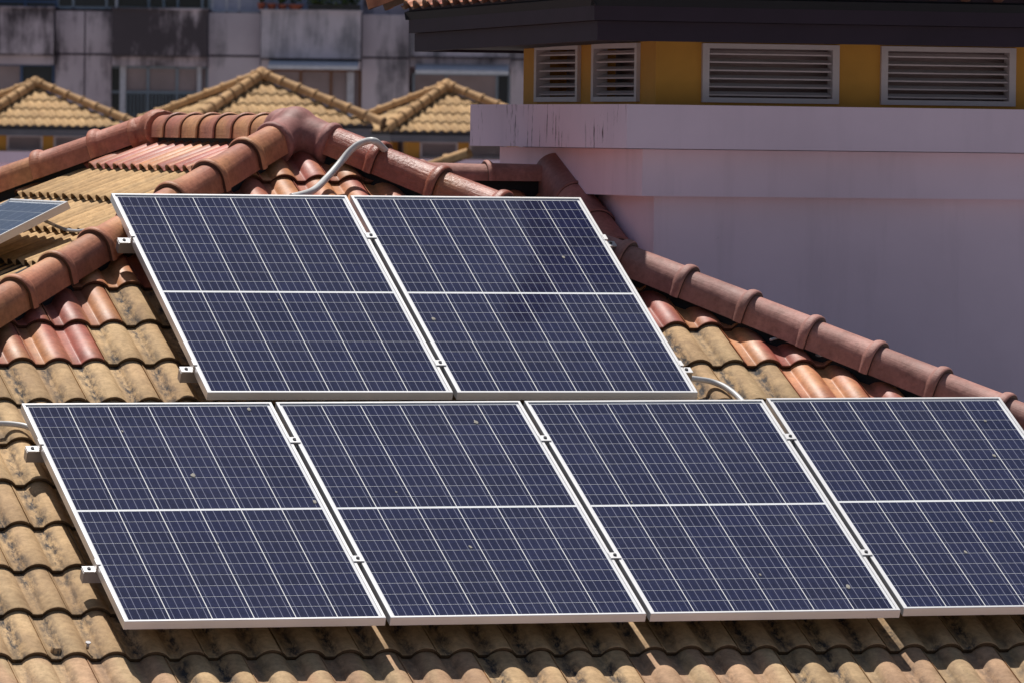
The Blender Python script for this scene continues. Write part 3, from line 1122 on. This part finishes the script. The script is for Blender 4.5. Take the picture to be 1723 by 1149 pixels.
CB = __import__('json').loads('''{"top": [[1.6322, 3.4817, 1.5793], [1.7438, 3.5465, 1.6052], [1.8403, 3.6513, 1.6616], [1.9175, 3.7159, 1.7264], [1.9733, 3.7249, 1.7863], [2.019, 3.6985, 1.8179], [2.0612, 3.6593, 1.8212], [2.1612, 3.7793, 1.7611999999999999]], "right": [[2.886, 1.9876, 0.8706], [2.9403, 1.97, 0.8564], [3.0347, 1.9998, 0.8431], [3.0877, 1.9476, 0.8178], [3.1199, 1.8435, 0.7672], [3.1178, 1.7319, 0.7075]], "left": [[-0.1911, 1.6356, 0.683], [-0.086, 1.6672, 0.6816], [-0.0334, 1.6626, 0.6794], [0.0158, 1.634, 0.6711], [0.0596, 1.5633, 0.6479]], "sag": [[0.8201, 4.7608, 1.4675], [0.8282, 4.5755, 1.4492], [0.8804, 4.6215, 1.4306], [0.8774, 4.4267, 1.4179], [0.8734, 4.2206, 1.4159], [0.8719, 4.0788, 1.4207], [0.8648, 3.9471, 1.4228], [0.87, 3.8431, 1.4142]], "hip1": [[3.4279, 2.3621, 1.0046], [3.4692, 2.3732, 1.0144], [3.5063, 2.3648, 1.0148], [3.531, 2.3141, 1.0013], [3.5378, 2.2516, 0.9932]], "hip2": [[3.5999, 2.3031, 0.9515], [3.6133, 2.2515, 0.9431], [3.6455, 2.2524, 0.9557], [3.6797, 2.2434, 0.9536], [3.7064, 2.2284, 0.9441], [3.7239, 2.2025, 0.9249]]}''')
cable("conduit", "pale grey conduit climbing over the glossy red ridge above the upper panels", CB["top"], 0.0155, M_CONDUIT, "conduit")
cable("conduit", "pale grey conduit curving out right of the upper panel pair", CB["right"], 0.0125, M_CONDUIT, "conduit")
cable("conduit", "pale grey conduit entering the lower row from the left picture edge", CB["left"], 0.0115, M_CONDUIT, "conduit")
cable("cable", "thin grey cable sagging from the far left panel to the ridge", CB["sag"], 0.0075, M_CABLE)
cable("cable", "thin grey cable under the right hip ridge, upper loop", CB["hip1"], 0.006, M_CABLE)
cable("cable", "thin grey cable under the right hip ridge, lower loop", CB["hip2"], 0.006, M_CABLE)

# ------------------------------------------------------------------ background towers
BG = "tan roofed towers in the background"
for nm, lab, (x, y, z), hw in (
        ("louvred_tower", "background tower with tan tiled roof at the left picture edge", (24.13, 98.75, 2.82), 0),
        ("louvred_tower", "background tower with tan tiled roof rising behind the red ridge cap", (23.593, 82.121, 2.888), 0),
        ("louvred_tower", "background tower with tan tiled roof half hidden by the lilac tower", (28.683, 88.895, 2.80), 0)):
    tower(nm, lab, T(x - .96, y - .96, z - .16 - .90), near=(0, 1, 3), roof_mat=M_CLEANTAN, ridge_mat=M_RIDGE_TAN, fascia=M_FASCIA_G,
          tiles_on={0: (0, 6), 3: (0, 6)}, group=BG, fine=False)

# low tan roof between the background towers and the cross ridge
lr = empty("background_house", T(27, 70, -9), "low tan roofed house just left of the lilac tower, far behind", "house")
LB = Vector((20.9, 63.4, 1.55))
for nm in ("wall",):
    mb = MB(); mb.box((LB.x - 3, LB.y, -9), (LB.x + 6, LB.y + 6, 0.1)); obj("wall", mb, M_LILAC, lr)
dv = Vector((-1, 1, -0.46))
dk = deck("roof_slope", [LB + Vector((0, 0, -.06)), LB + dv * 5 + Vector((0, 0, -.06)), LB + Vector((-5, -4.5, -2.36)), LB + Vector((0, -4.5, -2.36))], lr)
dk2 = deck("roof_slope", [LB + Vector((0, 0, -.06)), LB + Vector((0, -4.5, -2.36)), LB + Vector((5, -4.5, -2.3)), LB + Vector((5, 0, -.06))], lr)
ridge_run(dk, LB, dv, [0.1 + RT_EXP * k for k in range(8)], lambda q, r: M_RIDGE_TAN)

# ------------------------------------------------------------------ old apartment block
FA = Matrix.Translation((43.08, 130.3, 0)) @ Matrix.Rotation(math.atan2(-0.3034, 0.953), 4, 'Z')
apt = empty("apartment_block", FA @ T(0, 0, -9), "old rain-streaked concrete apartment block far behind the tiled roofs", "building")
K = 1 / 74.58                                   # facade grid unit in metres


def gx(x): return (x - 861.5) * K
def gz(y): return -2.84 - (y - 574.5) * K


def slab(nm, x0, x1, y0, y1, d0, d1, m, par, color=None):
    mb = MB(); mb.box((gx(x0), d0, gz(y1)), (gx(x1), d1, gz(y0)))
    o = obj(nm, mb, m, par, FA)
    if color: o.color = color
    return o


slab("wall", -500, 1500, -420, 900, 0.6, 9.0, M_CONC, apt, (0.4, 0, 0, 1))
for (x0, x1, s, l) in ((88, 182, .42, .0), (345, 432, .18, .55), (603, 682, .25, .45), (853, 1010, .25, .5)):
    slab("pilaster", x0, x1, 23, 420, 0.0, 0.62, M_CONC, apt, (s, l, 0, 1))
    slab("pilaster_joint", x0 + 1, x1 - 1, 94, 97, -0.012, 0.05, M_FASCIA, apt)
for (x0, x1, s, l, y1) in ((-140, 86, .66, 0, 96), (184, 344, .92, 0, 96), (434, 601, .42, .85, 98), (684, 852, .5, .5, 92)):
    slab("balcony_parapet", x0, x1, 20, y1, -0.42, -0.25, M_CONC, apt, (s, l, 0, 1))
    slab("parapet_coping", x0 - 2, x1 + 2, 17, 20, -0.47, -0.2, M_CONC, apt, (s * .8, l, 0, 1))
    slab("balcony_slab", x0, x1, y1, y1 + 3, -0.36, 0.6, M_CONC, apt, (.95, 0, 0, 1))
    slab("lintel", x0, x1, y1 + 3, y1 + 18, -0.2, 0.6, M_CONC, apt, (s * .62, l * .3, 0, 1))
slab("parapet_joint", 136, 138, 23, 200, -0.01, 0.05, M_FASCIA, apt)


def window(x0, x1, y0, y1, mull, trans, fm, pane_of):
    fr = MB()
    d0, d1 = 0.18, 0.28
    w = 4
    xs = [x0] + list(mull) + [x1]
    for x in xs:
        fr.box((gx(x - w / 2), d0, gz(y1)), (gx(x + w / 2), d1, gz(y0)))
    ys = [y0] + list(trans) + [y1]
    for y in ys:
        for a, b_ in zip(xs[:-1], xs[1:]):
            fr.box((gx(a + w / 2), d0 + .002, gz(y + w / 2)), (gx(b_ - w / 2), d1 - .002, gz(y - w / 2)))
    f = obj("window", fr, fm, apt, FA)
    for i, (a, b_) in enumerate(zip(xs[:-1], xs[1:])):
        for j, (c, d) in enumerate(zip(ys[:-1], ys[1:])):
            mb = MB(); mb.box((gx(a + w / 2), 0.22, gz(d - w / 2)), (gx(b_ - w / 2), 0.24, gz(c + w / 2)))
            obj("pane", mb, pane_of(i, j), f, FA)


window(-140, 84, 114, 330, (-60, 30), (160,), M_BLUEFR, lambda i, j: M_CURTAIN if (i == 1 and j == 0) else M_PANE)
window(170, 343, 116, 330, (203, 243, 292, 331), (158,), M_GREYFR, lambda i, j: M_CURTAIN if j == 0 and 0 < i else M_PANE)
slab("window_post", 196, 206, 114, 330, 0.10, 0.17, M_WHITEFR, apt)
slab("window_post", 326, 333, 114, 330, 0.10, 0.17, M_WHITEFR, apt)
window(452, 600, 118, 330, (500, 551), (240,), M_BROWNFR, lambda i, j: M_CURTAIN)
slab("window_post", 578, 590, 120, 330, 0.10, 0.17, M_WHITEFR, apt)
window(690, 851, 121, 330, (745, 830), (240,), M_GREYFR, lambda i, j: M_CURTAIN if i < 2 else M_PANE)
window(-140, 88, -120, 17, (35,), (8,), M_BLUEFR, lambda i, j: M_PANE)
window(90, 345, -120, 17, (116, 172, 190, 243, 268, 292, 333), (), M_GREYFR, lambda i, j: M_PANE)
slab("window_post", 187, 191, -120, 20, 0.10, 0.17, M_WHITEFR, apt)
window(350, 430, -120, 20, (374, 395), (), M_WHITEFR, lambda i, j: M_SHUTTER)
window(684, 852, -120, 17, (740, 800), (), M_GREYFR, lambda i, j: M_PANE)
slab("balcony_back_wall", 434, 602, -120, 16, 0.35, 0.62, M_SHUTTER, apt)
for (x0, x1, y0) in ((448, 598, 100), (694, 850, 105)):
    mb = MB()
    pts = [(-1.0, y0 + 11), (-1.0, y0 + 17), (-0.15, y0 + 6), (-0.15, y0)]
    A_ = [Vector((gx(x0), d, gz(y))) for d, y in pts]; B_ = [Vector((gx(x1), d, gz(y))) for d, y in pts]
    for i in range(4):
        j = (i + 1) % 4
        mb.face([A_[i], A_[j], B_[j], B_[i]])
    mb.face(list(reversed(A_))); mb.face(B_)
    obj("window_canopy", mb, M_CANOPY, apt, FA)
# balcony railing bars under the curtained window
for x in range(208, 328, 6):
    slab("railing_bar", x, x + 1.2, 160, 330, 0.05, 0.07, M_GREYFR, apt)

# pot plants on the parapet
def leaf_clump(c, rx, ry, rz, n, size, rnd):
    mb = MB()
    for i in range(n):
        a = rnd.uniform(0, 2 * math.pi); zz = rnd.uniform(-1, 1); rr = math.sqrt(max(0, 1 - zz * zz)) * rnd.uniform(.4, 1) ** .5
        p = Vector((c[0] + rx * rr * math.cos(a), c[1] + ry * rr * math.sin(a), c[2] + rz * zz * rnd.uniform(.5, 1)))
        q = Matrix.Rotation(rnd.uniform(0, 6.3), 3, 'Z') @ Matrix.Rotation(rnd.uniform(-1.1, 1.1), 3, 'X')
        s = size * rnd.uniform(.6, 1.3)
        mb.face([p + q @ Vector(v) for v in ((0, -s, 0), (s * .45, 0, s * .12), (0, s, 0), (-s * .45, 0, s * .12))])
    return mb


PG = "plants in pots along the balcony parapet"
for i, (x, w, h, pm, lab, fol) in enumerate((
        (434, 7, 11, M_POT, "small dark terracotta pot plant left end of the balcony parapet", (.10, .20)),
        (451, 8, 10, M_POT, "leafy pot plant second from the left on the balcony parapet", (.16, .30)),
        (469, 8, 9, M_POT, "low terracotta pot in the middle of the balcony parapet", (.10, .12)),
        (491, 13, 9, M_POT, "wide terracotta pot beside the planted trough on the parapet", (.14, .14)))):
    Mp = FA @ T(gx(x), -0.33, gz(17))
    t = empty("pot_plant", Mp, lab, "plant", PG)
    mb = MB()
    rows = [[(r * K * math.cos(2 * math.pi * k / 14), r * K * math.sin(2 * math.pi * k / 14), z * K) for k in range(14)] for r, z in ((w * .7, 0.05), (w, h * .85), (w * 1.12, h * .86), (w * 1.12, h), (w * .9, h), (w * .9, h * .8))]
    mb.grid(rows, closed=True); mb.face(rows[-1]); mb.face(list(reversed(rows[0])))
    obj("pot", mb, pm, t, Mp)
    rnd = random.Random(40 + i)
    obj("foliage", leaf_clump((0, 0, h * K + fol[1]), fol[0], fol[0], fol[1], 90, 0.06, rnd), M_LEAF, t, Mp)
Mp = FA @ T(gx(556), -0.33, gz(17))
t = empty("planter", Mp, "long black trough of bushy green plants on the balcony parapet", "plant", PG)
mb = MB(); mb.box((-44 * K, -.11, 0.0), (44 * K, .11, .13)); obj("trough", mb, M_POTK, t, Mp)
obj("foliage", leaf_clump((0, 0, .22), 46 * K, .2, .20, 700, 0.06, random.Random(8)), M_LEAF, t, Mp)
